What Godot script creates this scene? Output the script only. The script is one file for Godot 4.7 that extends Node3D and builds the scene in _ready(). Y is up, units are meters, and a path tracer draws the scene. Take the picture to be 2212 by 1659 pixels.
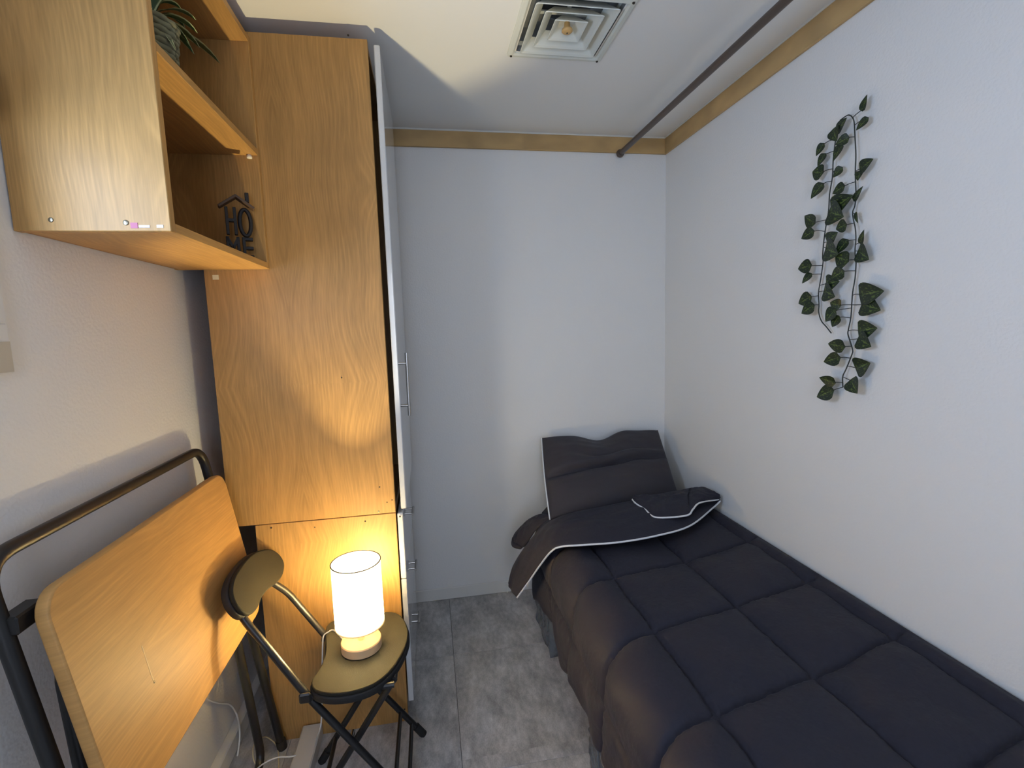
extends Node3D
# A very small bedroom: wardrobe, wall shelf, folded table and chair with a lamp, and a single bed.
# x runs from the left wall to the right wall, y is up, z runs from the back wall towards the camera.

const W := 1.926      # right wall
const H := 2.265       # ceiling
const ZN := 3.7       # wall behind the camera
const F := 1045.85    # focal length in photo pixels
var cam_basis := Basis()
var cam_pos := Vector3(0.7196, 1.3564, 2.3496)
var M := {}
var rng := RandomNumberGenerator.new()

# ------------------------------------------------------------------ pixel helpers
func on(px: float, py: float, axis: int, val: float) -> Vector3:
	var d: Vector3 = cam_basis * Vector3((px - 1106.0) / F, -(py - 829.5) / F, -1.0)
	return cam_pos + d * ((val - cam_pos[axis]) / d[axis])

# ------------------------------------------------------------------ node helpers
func uniq(parent: Node, called: String) -> String:
	if not parent.has_node(NodePath(called)):
		return called
	var k := 1
	while parent.has_node(NodePath("%s_%03d" % [called, k])):
		k += 1
	return "%s_%03d" % [called, k]

func put(o: Node, called: String, parent: Node) -> Node:
	o.name = uniq(parent, called)
	parent.add_child(o, true)
	return o

func thing(called: String, label: String, category: String, at := Vector3.ZERO, group := "") -> Node3D:
	var o := Node3D.new()
	put(o, called, self)
	o.position = at
	tag(o, label, category, group)
	return o

func tag(o: Node, label: String, category: String, group := "") -> void:
	o.set_meta("label", label)
	o.set_meta("category", category)
	if group != "":
		o.set_meta("group", group)

func structure(o: Node, label: String, category: String) -> void:
	tag(o, label, category)
	o.set_meta("kind", "structure")

func obj(called: String, s: SurfaceTool, mat: Material, parent: Node) -> MeshInstance3D:
	s.generate_normals()
	var mi := MeshInstance3D.new()
	mi.mesh = s.commit()
	mi.material_override = mat
	put(mi, called, parent)
	return mi

# ------------------------------------------------------------------ shape helpers
func begin() -> SurfaceTool:
	var s := SurfaceTool.new()
	s.begin(Mesh.PRIMITIVE_TRIANGLES)
	return s

func vert(s: SurfaceTool, p: Vector3, uv: Vector2) -> void:
	s.set_uv(uv)
	s.add_vertex(p)

func tri(s: SurfaceTool, a: Vector3, b: Vector3, c: Vector3, ua := Vector2.ZERO, ub := Vector2.ZERO, uc := Vector2.ZERO) -> void:
	vert(s, a, ua); vert(s, c, uc); vert(s, b, ub)

func quad(s: SurfaceTool, a: Vector3, b: Vector3, c: Vector3, d: Vector3, ua := Vector2.ZERO, ub := Vector2.ZERO, uc := Vector2.ZERO, ud := Vector2.ZERO) -> void:
	tri(s, a, b, c, ua, ub, uc)
	tri(s, a, c, d, ua, uc, ud)

# chamfered box; grain is the axis (0, 1, 2) the texture's v runs along
func cbox(s: SurfaceTool, c: Vector3, size: Vector3, bev := 0.0015, b := Basis.IDENTITY, grain := 1, off := Vector2.ZERO) -> void:
	s.set_smooth_group(-1)
	var h := size * 0.5
	bev = minf(bev, minf(h.x, minf(h.y, h.z)) * 0.9)
	var face := func(p: Vector3, ax: int) -> Vector2:
		var oth := [0, 1, 2]
		oth.erase(ax)
		var g: int = grain if grain != ax else oth[1]
		var u: int = oth[0] if oth[1] == g else oth[1]
		return Vector2((p[u] + c[u]) / 0.6, (p[g] + c[g]) / 1.2) + off
	for ax in 3:
		var u := (ax + 1) % 3
		var v := (ax + 2) % 3
		for sg: float in [-1.0, 1.0]:
			var q := []
			for k in [[-1, -1], [1, -1], [1, 1], [-1, 1]]:
				var p := Vector3.ZERO
				p[ax] = sg * h[ax]
				p[u] = k[0] * (h[u] - bev)
				p[v] = k[1] * (h[v] - bev)
				q.append(p)
			if sg < 0:
				q.reverse()
			quad(s, c + b * q[0], c + b * q[1], c + b * q[2], c + b * q[3], face.call(q[0], ax), face.call(q[1], ax), face.call(q[2], ax), face.call(q[3], ax))
	if bev <= 0.0:
		return
	for ax in 3:
		var u := (ax + 1) % 3
		var v := (ax + 2) % 3
		for su: float in [-1.0, 1.0]:
			for sv: float in [-1.0, 1.0]:
				var q := []
				for k in [[-1, 0], [1, 0], [1, 1], [-1, 1]]:
					var p := Vector3.ZERO
					p[ax] = k[0] * (h[ax] - bev)
					p[u] = su * (h[u] - (bev if k[1] else 0.0))
					p[v] = sv * (h[v] - (0.0 if k[1] else bev))
					q.append(p)
				if su * sv > 0:
					q.reverse()
				quad(s, c + b * q[0], c + b * q[1], c + b * q[2], c + b * q[3], face.call(q[0], u), face.call(q[1], u), face.call(q[2], u), face.call(q[3], u))
	for sx: float in [-1.0, 1.0]:
		for sy: float in [-1.0, 1.0]:
			for sz: float in [-1.0, 1.0]:
				var a := Vector3(sx * h.x, sy * (h.y - bev), sz * (h.z - bev))
				var d := Vector3(sx * (h.x - bev), sy * h.y, sz * (h.z - bev))
				var e := Vector3(sx * (h.x - bev), sy * (h.y - bev), sz * h.z)
				if sx * sy * sz > 0:
					tri(s, c + b * a, c + b * d, c + b * e)
				else:
					tri(s, c + b * a, c + b * e, c + b * d)

func span(s: SurfaceTool, lo: Vector3, hi: Vector3, bev := 0.0015, grain := 1, off := Vector2.ZERO) -> void:
	cbox(s, (lo + hi) * 0.5, hi - lo, bev, Basis.IDENTITY, grain, off)

func curve(pts: Array, k := 6) -> Array:
	var out := []
	for i in pts.size() - 1:
		var p0: Vector3 = pts[maxi(i - 1, 0)]
		var p1: Vector3 = pts[i]
		var p2: Vector3 = pts[i + 1]
		var p3: Vector3 = pts[mini(i + 2, pts.size() - 1)]
		for j in k:
			out.append(p1.cubic_interpolate(p2, p0, p3, float(j) / k))
	out.append(pts[-1])
	return out

# rounds the inner corners of a polyline with arcs
func rounded(pts: Array, r: float, n := 6) -> Array:
	var out := [pts[0]]
	for i in range(1, pts.size() - 1):
		var a: Vector3 = (pts[i - 1] - pts[i])
		var b: Vector3 = (pts[i + 1] - pts[i])
		var d := minf(r, minf(a.length(), b.length()) * 0.49)
		var pa: Vector3 = pts[i] + a.normalized() * d
		var pb: Vector3 = pts[i] + b.normalized() * d
		for j in n + 1:
			var t := float(j) / n
			out.append(pa.lerp(pts[i], t).lerp((pts[i] as Vector3).lerp(pb, t), t))
	out.append(pts[-1])
	return out

func tube(s: SurfaceTool, pts: Array, r: float, n := 10, caps := true) -> void:
	var rings := []
	var up := Vector3.UP
	for i in pts.size():
		var t: Vector3 = (pts[mini(i + 1, pts.size() - 1)] - pts[maxi(i - 1, 0)]).normalized()
		if i == 0:
			up = Vector3.UP if absf(t.y) < 0.9 else Vector3.RIGHT
		var a := up.slide(t).normalized()
		up = a
		var b := t.cross(a)
		var ring := []
		for k in n:
			var w := TAU * k / n
			ring.append(pts[i] + (a * cos(w) + b * sin(w)) * r)
		rings.append(ring)
	s.set_smooth_group(0)
	var run := 0.0
	for i in rings.size() - 1:
		var nx: float = run + (pts[i + 1] - pts[i]).length()
		for k in n:
			var k2 := (k + 1) % n
			quad(s, rings[i][k], rings[i][k2], rings[i + 1][k2], rings[i + 1][k], Vector2(float(k) / n, run), Vector2(float(k + 1) / n, run), Vector2(float(k + 1) / n, nx), Vector2(float(k) / n, nx))
		run = nx
	if caps:
		s.set_smooth_group(-1)
		for k in n:
			var k2 := (k + 1) % n
			tri(s, pts[0], rings[0][k2], rings[0][k])
			tri(s, pts[-1], rings[-1][k], rings[-1][k2])

# turns a profile of [radius, height] round the y axis at c; runs from bottom to top for an outside surface
func lathe(s: SurfaceTool, c: Vector3, prof: Array, n := 40, smooth := false, b := Basis.IDENTITY) -> void:
	for i in prof.size() - 1:
		s.set_smooth_group(0 if smooth else i + 1)
		for k in n:
			var a0 := TAU * k / n
			var a1 := TAU * (k + 1) / n
			var f := func(p: Array, a: float) -> Vector3: return c + b * Vector3(p[0] * cos(a), p[1], -p[0] * sin(a))
			quad(s, f.call(prof[i], a0), f.call(prof[i], a1), f.call(prof[i + 1], a1), f.call(prof[i + 1], a0), Vector2(float(k) / n, prof[i][1]), Vector2(float(k + 1) / n, prof[i][1]), Vector2(float(k + 1) / n, prof[i + 1][1]), Vector2(float(k) / n, prof[i + 1][1]))

func grid(s: SurfaceTool, P: Array, flip := false, group := 0, uvs := Vector2.ONE) -> void:
	s.set_smooth_group(group)
	var m: int = P.size() - 1
	var n: int = P[0].size() - 1
	for i in m:
		for j in n:
			var ua := Vector2(float(i) / m, float(j) / n) * uvs
			var ub := Vector2(float(i + 1) / m, float(j) / n) * uvs
			var uc := Vector2(float(i + 1) / m, float(j + 1) / n) * uvs
			var ud := Vector2(float(i) / m, float(j + 1) / n) * uvs
			if flip:
				quad(s, P[i][j], P[i][j + 1], P[i + 1][j + 1], P[i + 1][j], ua, ud, uc, ub)
			else:
				quad(s, P[i][j], P[i + 1][j], P[i + 1][j + 1], P[i][j + 1], ua, ub, uc, ud)

# closes a front and a back grid of the same size round their rim
func closed_sheet(s: SurfaceTool, A: Array, B: Array, flip := false, group := 0) -> void:
	grid(s, A, flip, group)
	grid(s, B, not flip, group)
	var m: int = A.size() - 1
	var n: int = A[0].size() - 1
	grid(s, [range(n + 1).map(func(j): return A[0][j]), range(n + 1).map(func(j): return B[0][j])], not flip, group)
	grid(s, [range(n + 1).map(func(j): return A[m][j]), range(n + 1).map(func(j): return B[m][j])], flip, group)
	grid(s, [range(m + 1).map(func(i): return A[i][0]), range(m + 1).map(func(i): return B[i][0])], flip, group)
	grid(s, [range(m + 1).map(func(i): return A[i][n]), range(m + 1).map(func(i): return B[i][n])], not flip, group)

# a slab with the given outline (counter-clockwise) in the x-y plane of xf, th thick about it, edges rounded by bev
func slab(s: SurfaceTool, poly: Array, xf: Transform3D, th: float, bev: float, grain_x := true) -> void:
	var n := poly.size()
	var ins := []
	for i in n:
		var a: Vector2 = (poly[i] - poly[(i + n - 1) % n]).normalized()
		var b: Vector2 = (poly[(i + 1) % n] - poly[i]).normalized()
		var t := (a + b).normalized()
		ins.append(poly[i] + Vector2(-t.y, t.x) * bev)
	var mid := []
	for i in n:
		mid.append((poly[i] as Vector2).lerp(ins[i], 0.3))
	var uvf := func(p: Vector2) -> Vector2: return Vector2(p.y / 0.6, p.x / 1.2) if grain_x else Vector2(p.x / 0.6, p.y / 1.2)
	var rings := [[ins, th * 0.5], [mid, th * 0.5 - bev * 0.3], [poly, th * 0.5 - bev], [poly, -th * 0.5 + bev], [mid, -th * 0.5 + bev * 0.3], [ins, -th * 0.5]]
	s.set_smooth_group(1)
	for k in rings.size() - 1:
		for i in n:
			var j := (i + 1) % n
			var a: Vector2 = rings[k][0][i]
			var b: Vector2 = rings[k][0][j]
			var c: Vector2 = rings[k + 1][0][j]
			var d: Vector2 = rings[k + 1][0][i]
			quad(s, xf * Vector3(d.x, d.y, rings[k + 1][1]), xf * Vector3(c.x, c.y, rings[k + 1][1]), xf * Vector3(b.x, b.y, rings[k][1]), xf * Vector3(a.x, a.y, rings[k][1]), uvf.call(d), uvf.call(c), uvf.call(b), uvf.call(a))
	s.set_smooth_group(-1)
	var idx := Geometry2D.triangulate_polygon(PackedVector2Array(ins))
	for k in range(0, idx.size(), 3):
		var a: Vector2 = ins[idx[k]]
		var b: Vector2 = ins[idx[k + 1]]
		var c: Vector2 = ins[idx[k + 2]]
		if (b - a).cross(c - a) < 0:
			var t := b
			b = c
			c = t
		tri(s, xf * Vector3(a.x, a.y, th * 0.5), xf * Vector3(b.x, b.y, th * 0.5), xf * Vector3(c.x, c.y, th * 0.5), uvf.call(a), uvf.call(b), uvf.call(c))
		tri(s, xf * Vector3(a.x, a.y, -th * 0.5), xf * Vector3(c.x, c.y, -th * 0.5), xf * Vector3(b.x, b.y, -th * 0.5), uvf.call(a), uvf.call(c), uvf.call(b))

func smooth_poly(pts: Array, k := 4) -> Array:
	var out := []
	var n := pts.size()
	for i in n:
		for j in k:
			out.append((pts[i] as Vector2).cubic_interpolate(pts[(i + 1) % n], pts[(i + n - 1) % n], pts[(i + 2) % n], float(j) / k))
	return out

func round_rect(w: float, h: float, r: float, n := 6) -> Array:
	var out := []
	for q in [[1, 1, 0.0], [-1, 1, PI / 2], [-1, -1, PI], [1, -1, 3 * PI / 2]]:
		for k in n + 1:
			var a: float = q[2] + PI / 2 * k / n
			out.append(Vector2(q[0] * (w / 2 - r) + r * cos(a), q[1] * (h / 2 - r) + r * sin(a)))
	return out

# ------------------------------------------------------------------ materials
func flat(c: Color, rough := 0.6, metal := 0.0) -> StandardMaterial3D:
	var m := StandardMaterial3D.new()
	m.albedo_color = c
	m.roughness = rough
	m.metallic = metal
	m.cull_mode = BaseMaterial3D.CULL_DISABLED
	return m

func noise(seed_: int, freq: float, oct := 4) -> FastNoiseLite:
	var n := FastNoiseLite.new()
	n.seed = seed_
	n.noise_type = FastNoiseLite.TYPE_SIMPLEX_SMOOTH
	n.frequency = freq
	n.fractal_octaves = oct
	return n

func picture(w: int, h: int, f: Callable) -> ImageTexture:
	var img := Image.create(w, h, true, Image.FORMAT_RGB8)
	for y in h:
		for x in w:
			img.set_pixel(x, y, f.call(x, y))
	img.generate_mipmaps()
	return ImageTexture.create_from_image(img)

func grain_picture(seed_: int, base: Color, streak: float) -> ImageTexture:
	# beech foil: fine pores along v and slow wavy figure
	var fine := noise(seed_, 0.5, 2)
	var mid := noise(seed_ + 1, 0.06, 3)
	var warp := noise(seed_ + 2, 0.0045, 2)
	var slow := noise(seed_ + 3, 0.008, 2)
	return picture(384, 768, func(x: int, y: int) -> Color:
		var sx := float(x)
		var wrap_x := sx if x < 192 else 384.0 - sx
		var wrap_y := float(y) if y < 384 else 768.0 - y
		var q := wrap_x + 46.0 * warp.get_noise_2d(wrap_x * 0.9, wrap_y * 0.38)
		var lines := pow(0.5 + 0.5 * sin(q * 0.9 + 5.0 * mid.get_noise_2d(q * 0.25, wrap_y * 0.015)), 3.0)
		var v := 1.0 + streak * (0.42 * lines * (0.55 + slow.get_noise_2d(wrap_x, wrap_y)) + 0.35 * fine.get_noise_2d(sx * 0.9, y * 0.035) + 0.4 * mid.get_noise_2d(q, wrap_y * 0.06) + 0.25 * slow.get_noise_2d(wrap_x * 1.5, wrap_y * 0.6))
		return Color(clampf(base.r * v, 0, 1), clampf(base.g * v, 0, 1), clampf(base.b * v, 0, 1)))

func bumps(seed_: int, freq: float, strength: float, size := 256, stretch := 1.0) -> ImageTexture:
	var n := noise(seed_, freq, 3)
	n.domain_warp_enabled = false
	var img := n.get_seamless_image(size, size)
	img.convert(Image.FORMAT_RGB8)
	img.bump_map_to_normal_map(strength)
	img.generate_mipmaps()
	return ImageTexture.create_from_image(img)

func make_materials() -> void:
	M.wood = flat(Color.WHITE, 0.44)
	M.wood.metallic_specular = 0.4
	M.wood.albedo_texture = grain_picture(11, Color8(172, 131, 77), 0.18)
	M.wood_edge = flat(Color8(150, 108, 66), 0.5)
	M.table_wood = flat(Color.WHITE, 0.5)
	M.table_wood.metallic_specular = 0.35
	M.table_wood.albedo_texture = grain_picture(37, Color8(184, 139, 82), 0.14)
	M.white_gloss = flat(Color8(206, 207, 208), 0.12)
	M.white_gloss.clearcoat_enabled = true
	M.white_gloss.clearcoat = 0.6
	M.white_gloss.clearcoat_roughness = 0.05
	M.steel = flat(Color8(176, 172, 166), 0.28, 1.0)
	M.screw = flat(Color8(150, 140, 120), 0.35, 1.0)
	M.dark_screw = flat(Color8(58, 50, 42), 0.5, 0.6)
	M.wall = flat(Color8(234, 232, 228), 0.62)
	M.wall.normal_enabled = true
	M.wall.normal_texture = bumps(5, 0.09, 2.0)
	M.wall.normal_scale = 0.25
	M.wall.uv1_triplanar = true
	M.wall.uv1_world_triplanar = true
	M.wall.uv1_scale = Vector3(4, 4, 4)
	M.ceiling = flat(Color8(236, 234, 229), 0.75)
	M.baseboard = flat(Color8(228, 225, 218), 0.5)
	var n1 := noise(71, 0.02, 3)
	var n2 := noise(72, 0.004, 2)
	var trim_tex := picture(256, 64, func(x: int, y: int) -> Color:
		var v := 1.0 + 0.10 * n1.get_noise_2d(x, y * 5.0) + 0.08 * n2.get_noise_2d(x, y * 3.0)
		return Color(0.74 * v, 0.61 * v, 0.41 * v))
	M.trim = flat(Color.WHITE, 0.55)
	M.trim.albedo_texture = trim_tex
	M.caulk = flat(Color8(216, 214, 206), 0.6)
	# vinyl tile: grey stone print
	var s1 := noise(81, 0.012, 5)
	var s2 := noise(82, 0.05, 3)
	var s3 := noise(83, 0.25, 2)
	var stone := picture(512, 512, func(x: int, y: int) -> Color:
		var a := s1.get_noise_2d(x, y)
		var b := s2.get_noise_2d(x, y)
		var vein := pow(1.0 - minf(1.0, absf(s1.get_noise_2d(x * 1.7 + 300.0, y * 1.7)) * 9.0), 2.0)
		var v := 0.68 + 0.14 * a + 0.08 * b + 0.06 * s3.get_noise_2d(x, y) + 0.02 * vein
		return Color(v * 1.0, v * 0.985, v * 0.975))
	M.tile = flat(Color.WHITE, 0.45)
	M.tile.albedo_texture = stone
	M.joint = flat(Color8(74, 71, 68), 0.8)
	M.black_metal = flat(Color8(26, 25, 25), 0.38)
	M.black_rubber = flat(Color8(22, 21, 21), 0.75)
	M.vinyl = flat(Color8(42, 40, 34), 0.7)
	M.vinyl.metallic_specular = 0.2
	M.vinyl.normal_enabled = true
	M.vinyl.normal_texture = bumps(15, 0.2, 3.0)
	M.vinyl.normal_scale = 0.3
	M.vinyl.uv1_triplanar = true
	M.vinyl.uv1_scale = Vector3(9, 9, 9)
	M.pale_wood = flat(Color8(214, 180, 138), 0.5)
	M.shade = flat(Color8(244, 236, 218), 0.9)
	var lin := noise(91, 0.3, 2)
	M.shade.albedo_texture = picture(256, 128, func(x: int, y: int) -> Color:
		var v := 0.95 + 0.05 * lin.get_noise_2d(x * 0.15, y * 1.3) + 0.05 * lin.get_noise_2d(x * 1.3 + 400.0, y * 0.15)
		return Color(v, v, v))
	M.shade.transparency = BaseMaterial3D.TRANSPARENCY_ALPHA
	M.shade.albedo_color.a = 0.91
	M.shade.backlight_enabled = true
	M.shade.backlight = Color(0.95, 0.91, 0.82)
	M.shade_rim = flat(Color8(60, 50, 44), 0.8)
	M.bulb = flat(Color8(255, 244, 224), 0.4)
	M.bulb.emission_enabled = true
	M.bulb.emission = Color8(255, 226, 166)
	M.bulb.emission_energy_multiplier = 3.0
	M.cord = flat(Color8(228, 226, 220), 0.45)
	M.cord_beige = flat(Color8(206, 190, 150), 0.5)
	M.duvet = flat(Color8(46, 45, 54), 0.62)
	M.duvet.metallic_specular = 0.25
	M.duvet.rim_enabled = true
	M.duvet.rim = 0.15
	M.duvet.normal_enabled = true
	M.duvet.normal_texture = bumps(25, 0.06, 3.0)
	M.duvet.normal_scale = 0.22
	M.duvet.uv1_triplanar = true
	M.duvet.uv1_world_triplanar = true
	M.duvet.uv1_scale = Vector3(3, 3, 3)
	M.pillow = flat(Color8(46, 43, 50), 0.7)
	M.pillow.rim_enabled = true
	M.pillow.rim = 0.25
	M.piping = flat(Color8(226, 226, 226), 0.6)
	M.mattress = flat(Color8(50, 48, 54), 0.9)
	M.bed_wood = flat(Color8(84, 70, 58), 0.6)
	M.bag = flat(Color8(92, 100, 108), 0.18)
	M.bag.normal_enabled = true
	M.bag.normal_texture = bumps(55, 0.03, 6.0)
	M.bag.normal_scale = 1.0
	M.bag.uv1_triplanar = true
	M.bag.uv1_scale = Vector3(5, 5, 5)
	M.bag_fold = M.bag
	M.rod = flat(Color8(104, 92, 84), 0.4, 0.6)
	M.vent = flat(Color8(222, 222, 210), 0.45)
	M.duct = flat(Color8(176, 178, 178), 0.4, 0.6)
	M.knob = flat(Color8(206, 166, 106), 0.5)
	# ivy: dark leaf with pale blotches along the midrib
	var l1 := noise(61, 0.06, 3)
	M.ivy = flat(Color.WHITE, 0.42)
	M.ivy.albedo_texture = picture(96, 96, func(x: int, y: int) -> Color:
		var k := absf(x / 48.0 - 1.0)
		var blot := smoothstep(0.12, 0.34, l1.get_noise_2d(x * 1.2, y * 0.8) + 0.30 * (1.0 - k) - 0.18)
		var rib := 1.0 - smoothstep(0.02, 0.07, k)
		var c := Color8(24, 38, 24).lerp(Color8(120, 138, 58), 0.65 * blot)
		return c.lerp(Color8(120, 138, 74), 0.5 * rib))
	M.ivy_stem = flat(Color8(46, 48, 42), 0.6)
	var p1 := noise(65, 0.05, 2)
	M.strap = flat(Color.WHITE, 0.4)
	M.strap.albedo_texture = picture(48, 96, func(x: int, y: int) -> Color:
		var k := absf(x / 24.0 - 1.0)
		var edge := smoothstep(0.55, 0.8, k + 0.2 * p1.get_noise_2d(x, y * 0.4))
		return Color8(50, 76, 40).lerp(Color8(190, 198, 150), 0.95 * edge))
	M.basket = flat(Color8(116, 112, 84), 0.9)
	M.sign = flat(Color8(26, 20, 17), 0.6)
	M.sign_wood = flat(Color8(86, 64, 46), 0.6)
	M.sticker = flat(Color8(226, 214, 172), 0.6)
	M.red_sticker = flat(Color8(170, 84, 106), 0.5)
	M.chip = flat(Color8(214, 220, 228), 0.25)
	M.scratch = flat(Color8(232, 196, 140), 0.6)
	M.peg = flat(Color8(224, 216, 196), 0.5)
	M.frame = flat(Color8(224, 222, 216), 0.45)
	M.pane = flat(Color8(226, 234, 240), 0.3)
	M.pane.emission_enabled = true
	M.pane.emission = Color8(218, 234, 255)
	M.pane.emission_energy_multiplier = 2.0
	M.blind = flat(Color8(104, 110, 118), 0.7)
	M.tape = flat(Color8(196, 188, 170), 0.35)
	M.duct_white = flat(Color8(206, 202, 194), 0.5)
	M.door = flat(Color8(196, 188, 174), 0.5)

# ------------------------------------------------------------------ the scene
func _ready() -> void:
	rng.seed = 20240
	var yaw := -0.1668
	var pitch := -0.1152
	var roll := -0.0311
	cam_basis = Basis(Vector3.UP, yaw) * Basis(Vector3.RIGHT, pitch) * Basis(Vector3.BACK, roll)
	var cam := Camera3D.new()
	cam.name = "camera"
	add_child(cam)
	cam.transform = Transform3D(cam_basis, cam_pos)
	cam.fov = rad_to_deg(2.0 * atan(829.5 / F))
	cam.near = 0.05
	cam.far = 60.0
	cam.current = true

	var env := Environment.new()
	env.background_mode = Environment.BG_SKY
	var sky := Sky.new()
	var skym := ProceduralSkyMaterial.new()
	skym.sky_top_color = Color8(150, 182, 222)
	skym.sky_horizon_color = Color8(214, 224, 234)
	skym.ground_bottom_color = Color8(120, 118, 114)
	skym.ground_horizon_color = Color8(200, 204, 208)
	sky.sky_material = skym
	env.sky = sky
	env.tonemap_mode = Environment.TONE_MAPPER_LINEAR
	env.tonemap_exposure = 1.0
	env.sdfgi_enabled = true
	env.ssao_enabled = true
	env.ssil_enabled = true
	var we := WorldEnvironment.new()
	we.name = "world_environment"
	we.environment = env
	add_child(we)

	# daylight that comes in through the frosted window in the left wall
	var day := AreaLight3D.new()
	day.name = "window_daylight"
	day.area_size = Vector2(0.52, 0.42)
	day.light_color = Color8(182, 212, 255)
	day.light_energy = 1.1
	day.shadow_enabled = true
	day.position = Vector3(-0.03, 1.60, 1.74)
	day.rotation = Vector3(0, -PI / 2, 0)
	add_child(day)
	# soft light through the frosted glass of the room door behind the camera
	var door_light := AreaLight3D.new()
	door_light.name = "door_glass_light"
	door_light.area_size = Vector2(0.52, 1.16)
	door_light.light_color = Color8(210, 225, 255)
	door_light.light_energy = 1.2
	door_light.shadow_enabled = true
	door_light.position = Vector3(0.675, 1.30, ZN + 0.012)
	add_child(door_light)

	make_materials()
	build_room()
	build_wardrobe()
	build_shelf()
	build_bed()
	build_table()
	build_chair()
	build_lamp()
	build_ceiling_vent()
	build_rod()
	build_ivy()
	build_plant()
	build_sign()
	build_cables()
	build_bags()

# ------------------------------------------------------------------ room
func csg_box(called: String, lo: Vector3, hi: Vector3, mat: Material, holes: Array, parent: Node) -> CSGBox3D:
	var b := CSGBox3D.new()
	b.size = hi - lo
	b.position = (lo + hi) * 0.5
	b.material = mat
	put(b, called, parent)
	for h in holes:
		var c := CSGBox3D.new()
		c.operation = CSGShape3D.OPERATION_SUBTRACTION
		c.size = h[1] - h[0]
		c.position = (h[0] + h[1]) * 0.5 - b.position
		c.material = mat
		put(c, "opening", b)
	return b

func build_room() -> void:
	structure(csg_box("wall_left", Vector3(-0.12, -0.1, -0.12), Vector3(0, H + 0.1, ZN + 0.12), M.wall, [[Vector3(-0.2, 1.39, 1.47), Vector3(0.1, 1.82, 2.01)]], self), "cream papered side wall behind the shelf and folded table", "wall")
	structure(csg_box("wall_back", Vector3(0, -0.1, -0.12), Vector3(W, H + 0.1, 0), M.wall, [], self), "pale grey papered wall at the head of the bed", "wall")
	structure(csg_box("wall_right", Vector3(W, -0.1, -0.12), Vector3(W + 0.12, H + 0.1, ZN + 0.12), M.wall, [], self), "pale grey papered wall along the bed with ivy", "wall")
	structure(csg_box("wall_near", Vector3(0, -0.1, ZN), Vector3(W, H + 0.1, ZN + 0.12), M.wall, [[Vector3(0.30, -0.02, ZN - 0.1), Vector3(1.05, 2.0, ZN + 0.2)]], self), "papered wall with the room door in it", "wall")
	var vh := 0.136
	structure(csg_box("ceiling", Vector3(0, H, 0), Vector3(W, H + 0.1, ZN), M.ceiling, [[Vector3(1.187 - vh, H - 0.1, 0.80 - vh), Vector3(1.187 + vh, H + 0.2, 0.80 + vh)]], self), "plain off-white ceiling with a square vent", "ceiling")
	# floor of vinyl tiles on a dark bed
	var s := begin()
	span(s, Vector3(0, -0.1, 0), Vector3(W, -0.004, ZN), 0.0)
	var fl := obj("floor", s, M.joint, self)
	structure(fl, "grey stone-look vinyl tile floor", "floor")
	var xs := [0.0, 0.195, 0.757, 1.319, 1.881, W]
	var zs := [0.0, 0.44, 1.0, 1.56, 2.12, 2.68, 3.24, ZN]
	for i in xs.size() - 1:
		for k in zs.size() - 1:
			var g := 0.0006
			var t := begin()
			span(t, Vector3(xs[i] + g, -0.005, zs[k] + g), Vector3(xs[i + 1] - g, 0.0, zs[k + 1] - g), 0.0008, 2, Vector2(i * 0.37, k * 0.21))
			obj("tile", t, M.tile, fl)
	# mouldings under the ceiling
	s = begin()
	span(s, Vector3(0.0, 2.186, 0.0), Vector3(W, H - 0.004, 0.012), 0.002, 0)
	var tr := obj("trim_1", s, M.trim, self)
	structure(tr, "beige wood-look moulding on the wall at the bed head", "moulding")
	s = begin(); span(s, Vector3(0, H - 0.007, 0), Vector3(W, H, 0.015), 0.001); obj("caulk_line", s, M.caulk, tr)
	s = begin()
	span(s, Vector3(W - 0.012, 2.186, 0.012), Vector3(W, H - 0.004, ZN), 0.002, 2)
	tr = obj("trim_2", s, M.trim, self)
	structure(tr, "beige wood-look moulding on the wall with the ivy", "moulding")
	s = begin(); span(s, Vector3(W - 0.015, H - 0.007, 0.015), Vector3(W, H, ZN), 0.001); obj("caulk_line", s, M.caulk, tr)
	# skirtings
	s = begin(); span(s, Vector3(0.0, 0, 0.0), Vector3(W, 0.062, 0.008), 0.003)
	var bb := obj("baseboard_back", s, M.baseboard, self)
	structure(bb, "off-white vinyl skirting below the wall at the bed head", "skirting")
	var loose := begin()
	var pk := on(1092, 1262, 2, 0.012)
	tri(loose, pk, pk + Vector3(0.014, -0.004, 0.010), pk + Vector3(0.006, -0.045, 0.014))
	tri(loose, pk + Vector3(0.014, -0.004, 0.010), pk + Vector3(0.03, 0.018, 0.006), pk + Vector3(0.006, -0.045, 0.014))
	obj("torn_flap", loose, M.caulk, bb)
	s = begin(); span(s, Vector3(0.0, 0, 0.008), Vector3(0.03, 0.06, ZN), 0.004)
	structure(obj("baseboard_left", s, M.baseboard, self), "off-white skirting behind the folded table", "skirting")
	s = begin(); span(s, Vector3(W - 0.008, 0, 0.008), Vector3(W, 0.062, ZN), 0.003)
	structure(obj("baseboard_right", s, M.baseboard, self), "off-white vinyl skirting beside the bed", "skirting")
	# window in the left wall: casing, sash, frosted pane
	var win := Node3D.new()
	put(win, "window_1", self)
	structure(win, "frosted window with white casing in the side wall", "window")
	s = begin()
	span(s, Vector3(0, 1.305, 1.385), Vector3(0.014, 1.39, 2.095), 0.002)
	obj("casing_board", s, M.frame, win)
	s = begin(); span(s, Vector3(0, 1.82, 1.385), Vector3(0.014, 1.905, 2.095), 0.002); obj("casing_board", s, M.frame, win)
	for z: float in [1.385, 2.01]:
		s = begin(); span(s, Vector3(0, 1.39, z), Vector3(0.014, 1.82, z + 0.085), 0.002); obj("casing_board", s, M.frame, win)
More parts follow.
